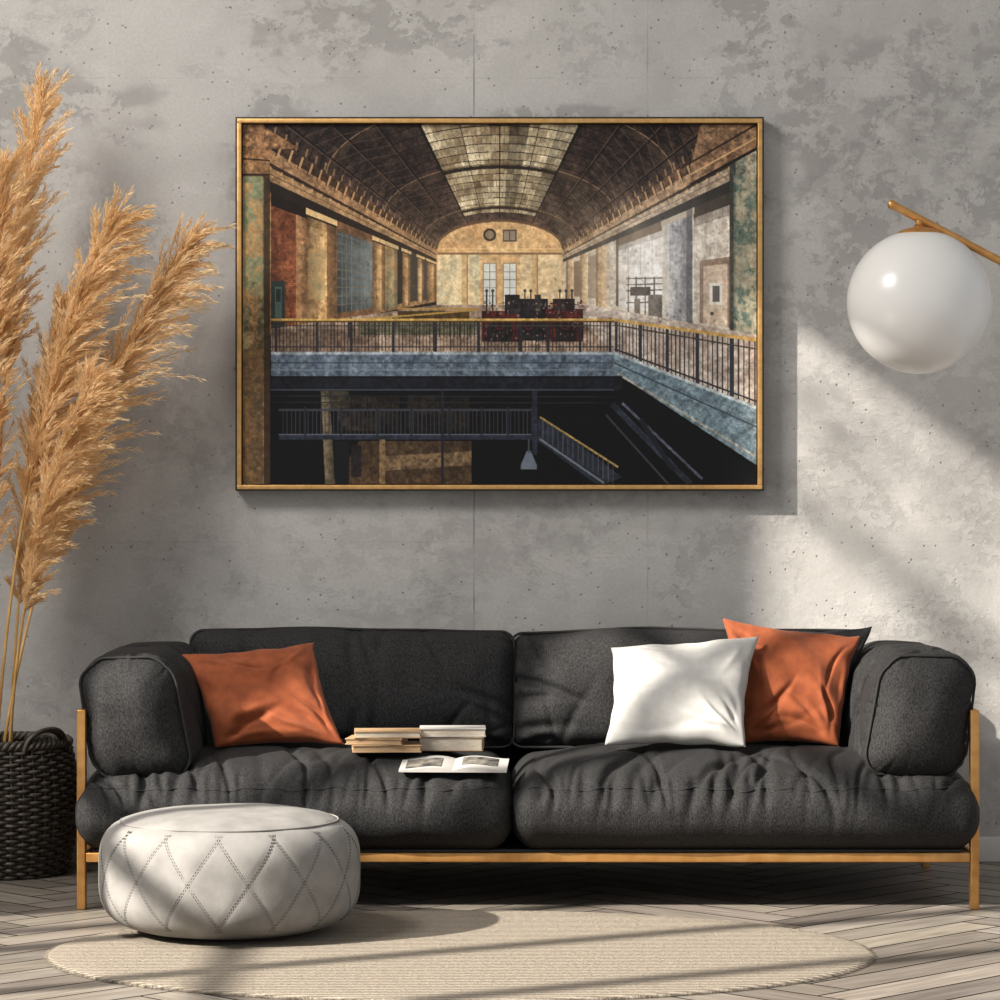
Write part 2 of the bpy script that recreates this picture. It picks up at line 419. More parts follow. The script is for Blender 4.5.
def arm(name,cx,side,seed):
    hx,hy,hz=0.122,0.36,0.155
    rs=random.Random(int(seed*10)); fl=[(rs.uniform(-.34,.3),rs.uniform(-1.2,1.2),rs.uniform(.010,.020),rs.uniform(.4,1)) for k in range(11)]
    def fold(s,t):
        f=0
        for y0,sl,w,am in fl:
            e=(s-y0-sl*t-.3*t*t)/w
            if abs(e)<3: f+=am*math.exp(-e*e)
        return min(f,1.3)
    def d(p):
        u,v,w=p.x/hx,p.y/hy,p.z/hz
        q=p.copy()
        q.x+=(1 if u>0 else -1)*0.022*max(0,1-v*v)*max(0,1-w*w)
        q.z+=0.016*max(0,1-v**4)*max(0,1-u*u)*(1 if w>0 else 0)
        q.y-=0.038*max(0,1-u*u)*max(0,1-w*w)*(1 if v<0 else -0.3)
        ang=math.atan2(w,u)
        e=math.exp(-((abs(v)-0.88)/0.12)**2)
        k=1-0.02*e*(0.6+fbm(math.cos(ang)*4,math.sin(ang)*4,seed))-0.06*e*max(0,fbm(math.cos(ang)*9,math.sin(ang)*9,seed+1))
        q.x*=k; q.z*=k
        s=1-abs(v)**6
        q.x-=(1 if u>0 else -1)*0.014*fold(p.y,p.z)*min(1,abs(u)*1.2)*s*(abs(u)>.3)
        if w>0: q.z-=0.012*fold(p.y+.1,p.x*1.3)*s*max(0,w)
        if v<-.85: q.y+=0.013*fbm(p.x*8+p.z*3,p.z*7,seed+5)+0.006*fbm(p.x*17,p.z*14,seed+6)
        q.z+=0.012*fbm(p.y*4,p.x*4,seed+8); q.x+=0.010*fbm(p.y*5,p.z*6,seed+12)
        q.x+=side*0.016*w-side*0.016*max(0,-w)*(1 if u*side<0 else 0)
        return q
    vs,fs=rbox((hx,hy,hz),(0.070,0.045,0.070),(50,120,56),d)
    T=Matrix.Translation((cx,-0.635,0.478))
    o=mesh(name,[T@v for v in vs],fs,denim); P(o)
    pts=[]; rr=0.070;a=hx;c=hz
    for (sx,sz,t0) in ((1,1,0),(-1,1,90),(-1,-1,180),(1,-1,270)):
        for k in range(15):
            t=math.radians(t0+k*90/14)
            x=sx*(a-rr)+rr*math.cos(t); z=sz*(c-rr)+rr*math.sin(t)
            p=d(Vector((x*.985,-hy+0.022,z*.985))); pts.append(T@p)
    P(curves(name+'_piping',[(pts,None,True)],0.0036,piping_m))
arm('arm_cushion_1',-0.918,-1,3.3)
arm('arm_cushion_2',1.058,1,6.1)
P(box('back_panel',(-0.98,-0.17,0.15),(1.12,-0.11,0.60),denim,bev=0.02))
P(box('seat_platform',(-1.02,-0.97,0.122),(1.16,-0.12,0.15),blackm,bev=0.004))
for k,x in enumerate((-1.0475,1.1875)):
    P(box('leg_front_%d'%k,(x-0.011,-1.0,0.0),(x+0.011,-0.972,0.50),brass,bev=0.003))
    P(box('leg_back_%d'%k,(x-0.011,-0.14,0.0),(x+0.011,-0.112,0.50),brass,bev=0.003))
    P(box('arm_rail_%d'%k,(x-0.011,-0.972,0.478),(x+0.011,-0.14,0.50),brass,bev=0.003))
    P(box('side_rail_%d'%k,(x-0.011,-0.972,0.118),(x+0.011,-0.14,0.144),brass,bev=0.003))
P(box('front_rail',(-1.0355,-1.0,0.119),(1.1755,-0.974,0.143),brass,bev=0.003))
P(box('back_rail',(-1.0355,-0.138,0.119),(1.1755,-0.114,0.143),brass,bev=0.003))

# ------------------------------------------------------------------ pillows
def pillow(name,BL,BR,TR,TL,th,mat,seed,fold=0.010):
    BL,BR,TR,TL=map(Vector,(BL,BR,TR,TL)); n=90
    nrm=(BR-BL).cross(TL-BL).normalized()
    if nrm.y>0: nrm=-nrm
    rs=random.Random(int(seed*7)); fl=[]
    for k in range(18):
        cx_,cy_=rs.choice(((1,1),(1,-1),(-1,1),(-1,-1)))
        a=math.atan2(-cy_,-cx_)+rs.uniform(-.7,.7); r0=rs.uniform(.3,.9)
        fl.append((cx_+r0*math.cos(a),cy_+r0*math.sin(a),a+rs.uniform(-.2,.2),rs.uniform(.22,.5),rs.uniform(.035,.08),rs.uniform(-1.1,.8)))
    V=[];F=[]
    for side in (1,-1):
        for i in range(n+1):
            for j in range(n+1):
                u,v=-1+2*i/n,-1+2*j/n
                uu=u*(1-0.085*(1-v*v)); vv=v*(1-0.085*(1-u*u))
                a,b=(uu+1)/2,(vv+1)/2
                p=BL*(1-a)*(1-b)+BR*a*(1-b)+TR*a*b+TL*(1-a)*b
                e=max(0,(1-u*u)*(1-v*v))
                z=th*e**0.45
                w=0
                for fx,fy,an,ln,wd,am in fl:
                    dx,dy=u-fx,v-fy; t=dx*math.cos(an)+dy*math.sin(an); nn=-dx*math.sin(an)+dy*math.cos(an)+.35*t*t*(1 if am>0 else -1)
                    w+=am*math.exp(-(t/ln)**2-(nn/wd)**2)
                g=fbm(u*1.6+0.8*v,v*1.4,seed+11)
                z+=(w*fold+g*fold*1.3)*min(1,e*5)
                p=p+nrm*side*z
                p=p+Vector((0.004*fbm(u*3,v*3,seed),0,0.004*fbm(u*3,v*3,seed+4)))
                V.append(p)
    m=(n+1)**2
    for i in range(n):
        for j in range(n):
            a=i*(n+1)+j; F.append([a,a+n+1,a+n+2,a+1]); a+=m; F.append([a,a+1,a+n+2,a+n+1])
    bm=bmesh.new(); vv=[bm.verts.new(v) for v in V]
    for f in F: bm.faces.new([vv[k] for k in f])
    bmesh.ops.remove_doubles(bm,verts=bm.verts,dist=2e-4)
    bmesh.ops.recalc_face_normals(bm,faces=bm.faces)
    me=bpy.data.meshes.new(name); bm.to_mesh(me); bm.free(); smooth(me); me.materials.append(mat)
    return link(bpy.data.objects.new(name,me))
pillow('throw_pillow',(-.735,-.77,.385),(-.402,-.77,.396),(-.490,-.60,.650),(-.835,-.66,.622),0.060,rust,1.0,0.015)
pillow('throw_pillow',(.268,-.82,.398),(.628,-.82,.393),(.680,-.62,.668),(.290,-.62,.638),0.062,white_f,4.0,0.012)
pillow('throw_pillow',(.632,-.68,.388),(.882,-.70,.383),(.956,-.55,.665),(.590,-.52,.712),0.055,rust,9.0,0.016)
pillow('throw_pillow',(.66,-.58,.395),(.90,-.58,.395),(.994,-.49,.688),(.68,-.46,.68),0.04,black_f,12.0,0.008)

# ------------------------------------------------------------------ books
def book(name,c,w,d,h,rz,cover,root,pg=None):
    e=bpy.data.objects.new(name,None); link(e,root); e.location=c; e.rotation_euler=(0,0,rz); e.empty_display_size=.05
    box(name+'_pages',(-w/2+.003,-d/2+.003,.003),(w/2-.003,d/2-.002,h-.003),pg or paper,e)
    box(name+'_cover_bottom',(-w/2,-d/2,0),(w/2,d/2,.003),cover,e,bev=.001)
    box(name+'_cover_top',(-w/2,-d/2,h-.003),(w/2,d/2,h),cover,e,bev=.001)
    box(name+'_spine',(-w/2,d/2-.003,0),(w/2,d/2,h),cover,e,bev=.001)
bz=max(seat_z(-.29+a,-.84+b) for a in (-.08,-.04,0,.04,.08) for b in (-.06,-.03,0,.03,.06))-.001
bs=empty('book_stack',(-.295,-.84,bz))
book('lower_book',(0.005,0,0),.175,.125,.019,.06,tanc,bs,tanp)
book('middle_book',(-.02,.0,.0195),.145,.12,.016,-.10,tanc,bs,tanp)
book('upper_book',(.008,.0,.036),.170,.115,.018,.04,tanc,bs,paper)
bz2=max(seat_z(-.13+a,-.78+b) for a in (-.07,0,.07) for b in (-.05,0,.05))-.001
b2=empty('book_stack',(-.125,-.765,bz2))
book('thick_book',(0,0,0),.165,.11,.036,-.03,tanc,b2,paper)
book('white_book',(.003,.0,.0365),.17,.115,.022,.02,whitec,b2)
def magazine():
    xs=(-.12,-.08,-.04,0,.04,.08,.12); cy=-.945
    zf=max(seat_z(-.115+a,cy-.055) for a in xs); zb=max(seat_z(-.115+a,cy+.065) for a in xs); zm=max(seat_z(-.115+a,cy+.0) for a in xs)
    tilt=math.atan2(zb-zf,.12); z0=max((zb+zf)/2,zm)+.001
    root=empty('open_magazine',(-.115,cy,z0)); root.rotation_euler=(min(tilt+.02,.13),0,-0.05)
    for nm,sg in (('left_page',-1),('right_page',1)):
        V=[];F=[];n=16
        for i in range(n+1):
            t=i/n; x=sg*.135*t; z=.001+.013*math.sin(math.pi*t)*(1-t)
            for y in (-.07,.07): V.append((x,y,z+.004))
        for i in range(n):
            a=2*i; F.append([a,a+2,a+3,a+1] if sg>0 else [a,a+1,a+3,a+2])
        b=len(V)
        for i in range(n+1):
            t=i/n
            for y in (-.07,.07): V.append((sg*.135*t,y,.0))
        for i in range(n):
            a=b+2*i; F.append([a,a+1,a+3,a+2])
            F.append([2*i,b+2*i,b+2*i+2,2*i+2]); F.append([2*i+1,2*i+3,b+2*i+3,b+2*i+1])
        F.append([2*n,b+2*n,b+2*n+1,2*n+1])
        mesh(nm,V,F,whitec,root,False)
    def strip(nm,x0,x1,y0,y1,mat):
        V=[];F=[];n=10
        for i in range(n+1):
            x=x0+(x1-x0)*i/n; t=abs(x)/.135; z=.005+.013*math.sin(math.pi*t)*(1-t)+.0012
            V+= [(x,y0,z),(x,y1,z)]
        for i in range(n): a=2*i; F.append([a,a+2,a+3,a+1])
        mesh(nm,V,F,mat,root,False)
    strip('photo_print_1',-.12,-.03,-.055,.04,darkc); strip('photo_print_2',.02,.11,-.03,.055,darkc)
magazine()

# ------------------------------------------------------------------ pouf
def pouf():
    R,H=0.308,0.290; e=0.56
    root=empty('pouf',(-0.637,-1.43,0.0085))
    nd=14; slope=2*math.pi/nd/0.20
    def rad(z):
        t=max(-1,min(1,(2*z/H-1))); s=math.copysign(abs(t)**(1/e),t); c=math.sqrt(max(0,1-s*s)); return R*c**e
    def wob(th,z): return 0.003*fbm(math.cos(th)*3,math.sin(th)*3,z*9)
    def groove(th,z):
        g=0
        for sg in (1,-1):
            a=(th+sg*(z-0.145)*slope)/(2*math.pi/nd); d=abs(a-round(a))
            g=max(g,math.exp(-(d/0.07)**2))
        return g
    V=[];F=[];nt,ns=360,100
    for k in range(ns+1):
        phi=-math.pi/2+math.pi*k/ns
        cz,sz=math.cos(phi),math.sin(phi)
        r=R*abs(cz)**e; z=H/2*(1+math.copysign(abs(sz)**e,sz))
        for i in range(nt):
            th=2*math.pi*i/nt
            m=max(0,1-((z-.140)/.115)**6) if 0.02<z<.26 else 0
            g=groove(th,z)*m
            rr=r-0.0016*g+wob(th,z)
            zz=z
            rr-=0.003*math.exp(-((z-.262)/.004)**2)
            zz+=0.003*fbm(math.cos(th)*r*9,math.sin(th)*r*9,4)*(z>H*.6)
            V.append((rr*math.cos(th),rr*math.sin(th),max(0,zz)))
    for k in range(ns):
        for i in range(nt): F.append([k*nt+i,k*nt+(i+1)%nt,(k+1)*nt+(i+1)%nt,(k+1)*nt+i])
    mesh('quilted_body',V,F,pouf_m,root)
    spl=[]
    for sg in (1,-1):
        for n in range(nd):
            for off in (-0.009,0.009):
                L=64
                for k in range(0,L,2):
                    pts=[]
                    for q in (k,k+0.6,k+1.2):
                        z=0.035+0.222*q/L; th=2*math.pi*n/nd-sg*(z-0.145)*slope+off
                        m=max(0,1-((z-.140)/.115)**6)
                        r=rad(z)+wob(th,z)-0.0016*groove(th,z)*m+0.0002; pts.append((r*math.cos(th),r*math.sin(th),z))
                    spl.append((pts,None,False))
    curves('diamond_stitching',spl,0.0009,stitch_m,root,0)
    z=.2635; rr=rad(z)
    curves('top_seam',[([(rr*math.cos(2*math.pi*i/150),rr*math.sin(2*math.pi*i/150),z) for i in range(150)],None,True)],0.0024,pouf_m,root)
pouf()

# ------------------------------------------------------------------ basket
BX,BY=-1.375,-0.25
def basket():
    root=empty('wicker_basket',(BX,BY,0))
    H=0.36; nst=40
    def R(z):
        t=z/H; return 0.165+0.045*math.sin(math.pi*min(1,t*0.80+0.06))
    spl=[]; rows=34
    for k in range(rows):
        z=0.006+(H-0.024)*k/(rows-1); pts=[]
        for i in range(nst*4):
            th=2*math.pi*i/(nst*4); w=math.cos(nst/2*th*1+math.pi*(k%2))
            r=R(z)+0.0065*w; pts.append((r*math.cos(th),r*math.sin(th),z+0.001*math.sin(th*9+k)))
        spl.append((pts,None,True))
    curves('woven_strands',spl,0.0058,wicker,root,1)
    spl=[]
    for i in range(nst):
        th=2*math.pi*(i)/nst
        spl.append(([(R(z)*math.cos(th),R(z)*math.sin(th),z) for z in np.linspace(0.004,H-0.005,12)],None,False))
    curves('stakes',spl,0.004,wicker,root,1)
    spl=[]
    for ph in range(3):
        pts=[]
        for i in range(240):
            th=2*math.pi*i/240; a=th*22+ph*2*math.pi/3
            r=R(H)+0.009*math.cos(a); pts.append((r*math.cos(th),r*math.sin(th),H+0.009*math.sin(a)))
        spl.append((pts,None,True))
    curves('braided_rim',spl,0.0075,wicker,root,1)
    V=[(0,0,0.004)]+[(0.165*math.cos(2*math.pi*i/48),0.165*math.sin(2*math.pi*i/48),0.004) for i in range(48)]
    mesh('base',V,[[0,1+i,1+(i+1)%48] for i in range(48)],wicker,root)
    V=[];F=[];zs=np.linspace(0.004,H,12)
    for z in zs:
        for i in range(64): V.append(((R(z)-0.012)*math.cos(2*math.pi*i/64),(R(z)-0.012)*math.sin(2*math.pi*i/64),z))
    for k in range(11):
        for i in range(64): F.append([k*64+i,k*64+(i+1)%64,(k+1)*64+(i+1)%64,(k+1)*64+i])
    mesh('liner',V,F,blackm,root)
    spl=[]
    for a0 in (-0.65,math.pi-0.65):
        for off in (-.006,.006):
            pts=[]
            for k in range(25):
                t=math.pi*k/24; th=a0-0.42*math.cos(t)
                r=R(H)+0.004+off; pts.append((r*math.cos(th),r*math.sin(th),H-0.02+0.062*math.sin(t)+off*.3))
            spl.append((pts,None,False))
    curves('handles',spl,0.007,wicker,root,1)
basket()

# ------------------------------------------------------------------ pampas grass
def bez(p0,p1,p2,t):
    return p0*(1-t)**2+p1*2*t*(1-t)+p2*t*t
def pampas():
    base=Vector((BX,BY,0.006)); root=empty('pampas_grass',base)
    stems=[];hair=[];rach=[]
    def W(x,y,z): return Vector((x,y,z))
    pl=[
     (W(-1.43,-.25,1.25),W(-1.245,-.30,2.15),0.58,150,0.135,1,.14),
     (W(-1.36,-.30,1.20),W(-1.04,-.36,1.79),0.46,200,0.155,1,.24),
     (W(-1.32,-.28,1.02),W(-.84,-.26,1.745),0.43,250,0.170,1,.28),
     (W(-1.36,-.36,0.80),W(-1.09,-.42,1.36),0.48,160,0.135,1,.28),
     (W(-1.43,-.32,0.95),W(-1.38,-.36,1.66),0.46,160,0.15,1,.2),
     (W(-1.50,-.20,1.0),W(-1.60,-.30,1.95),0.55,80,0.13,-1,.2),
     (W(-1.37,-.20,0.85),W(-1.20,-.22,1.58),0.44,190,0.150,1,.28),
     (W(-1.46,-.34,1.05),W(-1.33,-.40,1.95),0.56,140,0.125,1,.15),
    ]
    for ci,(c,tip,f0,nb,bl,side,dr) in enumerate(pl):
        st=Vector((BX+random.uniform(-.05,.03),BY+random.uniform(-.05,.05),0.012))
        pts=[bez(st,c,tip,t) for t in np.linspace(0,1,36)]
        stems.append(([p-base for p in pts],[1.0-0.75*(k/35) for k in range(36)],False))
        for b in range(nb):
            t=f0+(0.985-f0)*(b/nb)**0.95
            p=bez(st,c,tip,t); tan=(bez(st,c,tip,min(1,t+.01))-bez(st,c,tip,t-.01)).normalized()
            q=(t-f0)/(1-f0)
            L=bl*(0.5+0.8*math.sin(math.pi*min(1,(q*0.85+0.08))))*random.uniform(.65,1.25)
            ang=random.uniform(0,2*math.pi)
            perp=tan.orthogonal().normalized(); perp.rotate(Matrix.Rotation(ang,3,tan))
            perp.y*=0.7
            d=(tan*1.0+perp*random.uniform(.2,.70)+Vector((side*.06,0,0))).normalized()
            g=Vector((side*0.35,0,-1))*dr*random.uniform(.6,1.5)
            bp=[]
            for k in range(8):
                s=k/7; x=p+d*L*s+g*L*s*s; x.y=min(x.y,-0.012); bp.append(x)
            rach.append(([x-base for x in bp],[1-.6*k/7 for k in range(8)],False))
            nh=50
            for h in range(nh):
                s=0.05+0.95*h/nh; kk=s*7; k0=min(6,int(kk)); a=bp[k0].lerp(bp[k0+1],kk-k0)
                dd=(bp[k0+1]-bp[k0]).normalized(); pr=dd.orthogonal(); pr.rotate(Matrix.Rotation(random.uniform(0,6.28),3,dd))
                hl=random.uniform(.018,.036)*(1.15-.5*s)
                e1=a+(dd*0.9+pr*0.42).normalized()*hl*.55; e2=e1+(dd+pr*.12+Vector((0,0,-.22))).normalized()*hl*.55
                e1.y=min(e1.y,-.006); e2.y=min(e2.y,-.006)
                hair.append((a,e1,e2))
    curves('stems',stems,0.0058,pampas_m2,root,2)
    curves('branchlets',rach,0.0011,pampas_m,root,0)
    V=[];F=[]
    for a,e1,e2 in hair:
        w=0.0014; o=Vector((random.uniform(-1,1),random.uniform(-1,1),random.uniform(-1,1))).normalized()*w
        b=len(V); V+= [a-base-o,a-base+o,e1-base+o*1.2,e1-base-o*1.2,e2-base]
        F+= [[b,b+1,b+2,b+3],[b+3,b+2,b+4]]
    mesh('seed_hairs',V,F,pampas_m,root,False)
pampas()

# ------------------------------------------------------------------ globe floor lamp
def lamp():
    root=empty('floor_lamp',(1.78,-0.70,0))
    C=Vector((1.09-1.78,0,1.54)); R=0.187
    bm=bmesh.new(); bmesh.ops.create_uvsphere(bm,u_segments=96,v_segments=64,radius=R)
    me=bpy.data.meshes.new('globe_shade'); bm.to_mesh(me); bm.free(); smooth(me); me.materials.append(globe_m)
    o=link(bpy.data.objects.new('globe_shade',me),root); o.location=C
    A=Vector((1.016-1.78,0,1.795)); B=Vector((0,0,1.395))
    d=(B-A).normalized()
    pts=[A,A+d*.02]+[A.lerp(B,t) for t in (.2,.4,.6,.8,1.0)]
    curves('arm',[(pts,None,False)],0.0105,brass,root,6)
    curves('arm_tip',[([A-d*.006,A,A+d*.006],[0.6,1,1],False)],0.013,brass,root,6)
    curves('pole',[([(0,0,0.02),(0,0,0.7),(0,0,1.42)],None,False)],0.012,brass,root,6)
    J=A.lerp(B,(C.x-A.x)/(B.x-A.x))
    curves('stem',[([J,Vector((C.x,0,C.z+R-.004))],None,False)],0.010,brass,root,6)
    def lathe(nm,prof,loc,mat):
        V=[];F=[];n=64
        for r,z in prof:
            for i in range(n): V.append((r*math.cos(2*math.pi*i/n),r*math.sin(2*math.pi*i/n),z))
        for k in range(len(prof)-1):
            for i in range(n): F.append([k*n+i,k*n+(i+1)%n,(k+1)*n+(i+1)%n,(k+1)*n+i])
        F.append(list(range(n))[::-1]); F.append([(len(prof)-1)*n+i for i in range(n)])
        o=mesh(nm,V,F,mat,root); o.location=loc
    lathe('collar',[(.062,-.014),(.062,-.006),(.05,.002),(.032,.008),(.014,.012),(.012,.018)],(C.x,0,C.z+R-.004),brass)
    lathe('base_disc',[(.15,0),(.152,.01),(.148,.018),(.03,.024),(.014,.04)],(0,0,0),brass)
    bm=bmesh.new(); bmesh.ops.create_uvsphere(bm,u_segments=32,v_segments=20,radius=.018)
    me=bpy.data.meshes.new('elbow'); bm.to_mesh(me); bm.free(); smooth(me); me.materials.append(brass)
    o=link(bpy.data.objects.new('elbow',me),root); o.location=(0,0,1.405)
lamp()

# ------------------------------------------------------------------ wall art
def art_image():
    X0,Y0,X1,Y1=244.,126.,756.,485.; s=3
    Wd,Hd=int((X1-X0)*s),int((Y1-Y0)*s)
    yy,xx=np.mgrid[0:Hd,0:Wd]; px=X0+(xx+.5)/s; py=Y0+(yy+.5)/s
    def vn(nx,ny,seed):
        r=np.random.default_rng(seed).random((ny+2,nx+2))
        u=(px-X0)/(X1-X0)*nx; v=(py-Y0)/(Y1-Y0)*ny
        i=u.astype(int); j=v.astype(int); fu=u-i; fv=v-j
        fu=fu*fu*(3-2*fu); fv=fv*fv*(3-2*fv)
        return (r[j,i]*(1-fu)+r[j,i+1]*fu)*(1-fv)+(r[j+1,i]*(1-fu)+r[j+1,i+1]*fu)*fv
    def fb(n,seed,ar=1.0,g=.62,oc=5):
        t=0;a=1.;w=0
        for o in range(oc): t=t+a*vn(int(n*2**o*1.42*ar)+1,int(n*2**o)+1,seed+o); w+=a; a*=g
        return t/w
    N1=fb(6,1);N2=fb(22,20,1,.78);N3=fb(90,40,1,.8,3);NV=fb(8,60,7,.75)
    img=np.zeros((Hd,Wd,3)); img[:]=(0.09,0.08,0.08)
    def mask(poly):
        xs=[p[0] for p in poly]; ys=[p[1] for p in poly]
        i0=max(0,int((min(xs)-X0)*s)-1); i1=min(Wd,int((max(xs)-X0)*s)+2); j0=max(0,int((min(ys)-Y0)*s)-1); j1=min(Hd,int((max(ys)-Y0)*s)+2)
        if i1<=i0 or j1<=j0: return None
        X=px[j0:j1,i0:i1];Y=py[j0:j1,i0:i1]; m=np.zeros(X.shape,bool); n=len(poly)
        for k in range(n):
            x1,y1=poly[k];x2,y2=poly[(k+1)%n]
            if y1==y2: continue
            c=((y1>Y)!=(y2>Y))&(X<(x2-x1)*(Y-y1)/(y2-y1)+x1); m^=c
        return m,slice(j0,j1),slice(i0,i1)
    def fill(poly,c,tex=0.0,c2=None,nz=None,lo=.33,hi=.70,a=1.0,g=None):
        r=mask(poly)
        if r is None: return
        m,sj,si=r; col=np.broadcast_to(np.array(c,float),m.shape+(3,)).copy()
        if c2 is not None:
            q=(nz if nz is not None else N2)[sj,si]; q=np.clip((q-lo)/(hi-lo),0,1)[...,None]; col=col*(1-q)+np.array(c2)*q
        if tex: col=col*(1+.6*tex*((N3[sj,si]-.5)*1.8+(N2[sj,si]-.5)*1.2))[...,None]
        if g is not None:
            t=np.clip((px[sj,si]-g[0])/(g[1]-g[0]),0,1)[...,None]; col=col*(g[2]*(1-t)+g[3]*t)
        sub=img[sj,si]; sub[m]=(sub[m]*(1-a)+col[m]*a)
    def line(x1,y1,x2,y2,w,c,a=1.0,tex=0):
        dx,dy=x2-x1,y2-y1; l=math.hypot(dx,dy) or 1; nx,ny=-dy/l*w/2,dx/l*w/2
        fill([(x1+nx,y1+ny),(x2+nx,y2+ny),(x2-nx,y2-ny),(x1-nx,y1-ny)],c,tex,a=a)
    def rect(x1,y1,x2,y2,c,**k): fill([(x1,y1),(x2,y1),(x2,y2),(x1,y2)],c,**k)
    VX,VY=500.,290.
    def arch(sc,th): return (VX+63*sc*math.cos(th),VY-40*sc-28*sc*math.sin(th))
    rad=math.radians
    rect(X0,Y0,X1,290,(0.13,0.11,0.10),tex=.6)
    ss=[1.0*1.06**k for k in range(31)]
    ths=np.linspace(0,math.pi,49)
    for k in range(len(ss)-1):
        a,b=ss[k],ss[k+1]
        dep=(k/30)
        for t0,t1 in zip(ths[:-1],ths[1:]):
            mid=math.degrees((t0+t1)/2)
            q=[arch(a,t0),arch(b,t0),arch(b,t1),arch(a,t1)]
            if 60<mid<120 and k>=2:
                # grimy panes: smooth brightness field over the vault, gentle pane-to-pane change
                fld=.5+.5*fbm(mid*.07,k*.33,2.2)+.35*fbm(mid*.2,k*.8,5.1)
                fld=max(0,min(1,fld+random.uniform(-.12,.12)))
                c1=np.array((0.40,0.34,0.26)); c2=np.array((0.86,0.81,0.69)); c=c1*(1-fld)+c2*fld
                f=1.0
                if 78<mid<86: f*=.72
                if mid<68 : f*=.72
                fill(q,tuple(c*f),tex=.4)
            else:
                e=(30-mid)/30 if mid<30 else ((mid-150)/30 if mid>150 else 0)
                nr=max(0,1-abs(abs(mid-90)-30)/26)
                f=(.92+.16*random.random())*(1.30-.5*dep)*(1+.55*e+.25*nr)
                fill(q,(0.158*f,0.126*f,0.113*f),tex=1.0)
    for k in range(1,len(ss)):
        b=ss[k]; major=(k%7==3)
        for t0,t1 in zip(ths[:-1],ths[1:]):
            p,q=arch(b,t0),arch(b,t1); mid=math.degrees((t0+t1)/2)
            sky=60<mid<120
            w=b*(2.1 if major else .40)
            c=(0.15,0.125,0.105) if sky else ((0.23,0.19,0.16) if major else (0.095,0.08,0.075))
            if sky and k<2: continue
            line(*p,*q,w,c,tex=.3)
            if major:
                p2,q2=arch(b*1.022,t0),arch(b*1.022,t1); line(*p2,*q2,w*.25,(0.46,0.38,0.30) if not sky else (.32,.26,.2))
    def trayd(td,w0,w1,c,s0=1.0):
        p=arch(s0,rad(td)); q=arch(4.6,rad(td)); dx,dy=q[0]-p[0],q[1]-p[1]
        l=math.hypot(dx,dy); nx,ny=-dy/l,dx/l
        fill([(p[0]+nx*w0/2,p[1]+ny*w0/2),(q[0]+nx*w1/2,q[1]+ny*w1/2),(q[0]-nx*w1/2,q[1]-ny*w1/2),(p[0]-nx*w0/2,p[1]-ny*w0/2)],c)
    for td in np.arange(61.875,120,1.875): trayd(td,.12,.5,(0.30,0.25,0.19))
    for td in (60,120): trayd(td,.8,6,(0.10,0.085,0.075))
    trayd(90,.5,2.8,(0.13,0.10,0.085)); trayd(75,.35,1.8,(0.15,0.12,0.10)); trayd(105,.35,1.8,(0.15,0.12,0.10))
    for td in (15,30,45,135,150,165): trayd(td,.5,2.6,(0.07,0.06,0.055)); trayd(td+1,.25,1.0,(0.36,0.29,0.24))
    for k in range(2,30):
        a,b=ss[k],ss[min(30,k+1)]
        for td in (15,30,135,150):
            p=arch(a,rad(td)); q=arch(b,rad(td+15)); line(*p,*q,.38*a,(0.33,0.265,0.22),a=.7)
            p=arch(b,rad(td)); q=arch(a,rad(td+15)); line(*p,*q,.25*a,(0.07,0.06,0.055),a=.7)
    def ray(sd,x,m): return VY-m*abs(VX-x)
    for sd in (-1,1):
        xe=VX+sd*63; xo=X0 if sd<0 else X1
        def band(m1,m2,c,**k): fill([(xe,ray(sd,xe,m1)),(xo,ray(sd,xo,m1)),(xo,ray(sd,xo,m2)),(xe,ray(sd,xe,m2))],c,**k)
        if sd<0:
            band(.66,-.2,(0.50,0.39,0.28),tex=.5,c2=(0.58,0.47,0.34),nz=N2)
            band(.67,.61,(0.27,0.20,0.15),tex=.9); band(.61,.55,(0.60,0.48,0.36),tex=.7,c2=(0.46,0.36,0.27)); band(.55,.53,(0.20,0.15,0.12),tex=.4); band(.53,.47,(0.62,0.51,0.38),tex=.6,c2=(0.50,0.40,0.30)); band(.502,.498,(.3,.22,.16)); band(.47,.42,(0.15,0.12,0.10))
        else:
            band(.66,-.2,(0.70,0.66,0.60),tex=.25,c2=(0.78,0.75,0.70),nz=N1)
            band(.67,.61,(0.31,0.24,0.19),tex=.9); band(.61,.55,(0.66,0.55,0.43),tex=.7,c2=(0.50,0.41,0.33)); band(.55,.53,(0.24,0.20,0.17),tex=.4); band(.53,.47,(0.66,0.59,0.51),tex=.6,c2=(0.52,0.46,0.40)); band(.502,.498,(.36,.3,.25)); band(.47,.42,(0.20,0.19,0.18))
        t=1.02
        while t<4.3:
            x=VX+sd*63*t; w=.9*t
            line(x,ray(sd,x,.67),x+sd*w*1.3,ray(sd,x,.615),w*.8,(0.68,0.55,0.41),a=.9)
            line(x+sd*w*.9,ray(sd,x,.66),x+sd*w*2.1,ray(sd,x,.61),w*.4,(0.10,0.08,0.07),a=.8)
            line(x-sd*w,ray(sd,x,.67),x-sd*w*1.6,ray(sd,x,.71),w*.7,(0.52,0.42,0.31),a=.85)
            line(x,ray(sd,x,.535),x+sd*w*.3,ray(sd,x,.52),w*.7,(0.8,0.66,0.48),a=.6)
            t*=1.052
    def bay(sd,x1,x2,mt,mb,c,**k):
        fill([(x1,ray(sd,x1,mt)),(x2,ray(sd,x2,mt)),(x2,ray(sd,x2,mb)),(x1,ray(sd,x1,mb))],c,**k)
    bay(-1,272,309,.42,-.2,(0.46,0.28,0.19),tex=.6,c2=(0.56,0.36,0.25),g=(272,309,.7,1.15)); bay(-1,272,309,.42,.365,(0.12,0.09,0.08))
    for m in np.arange(-.05,.36,.010): line(274,ray(-1,274,m),297,ray(-1,297,m),.45,(.32,.19,.14),a=.5)
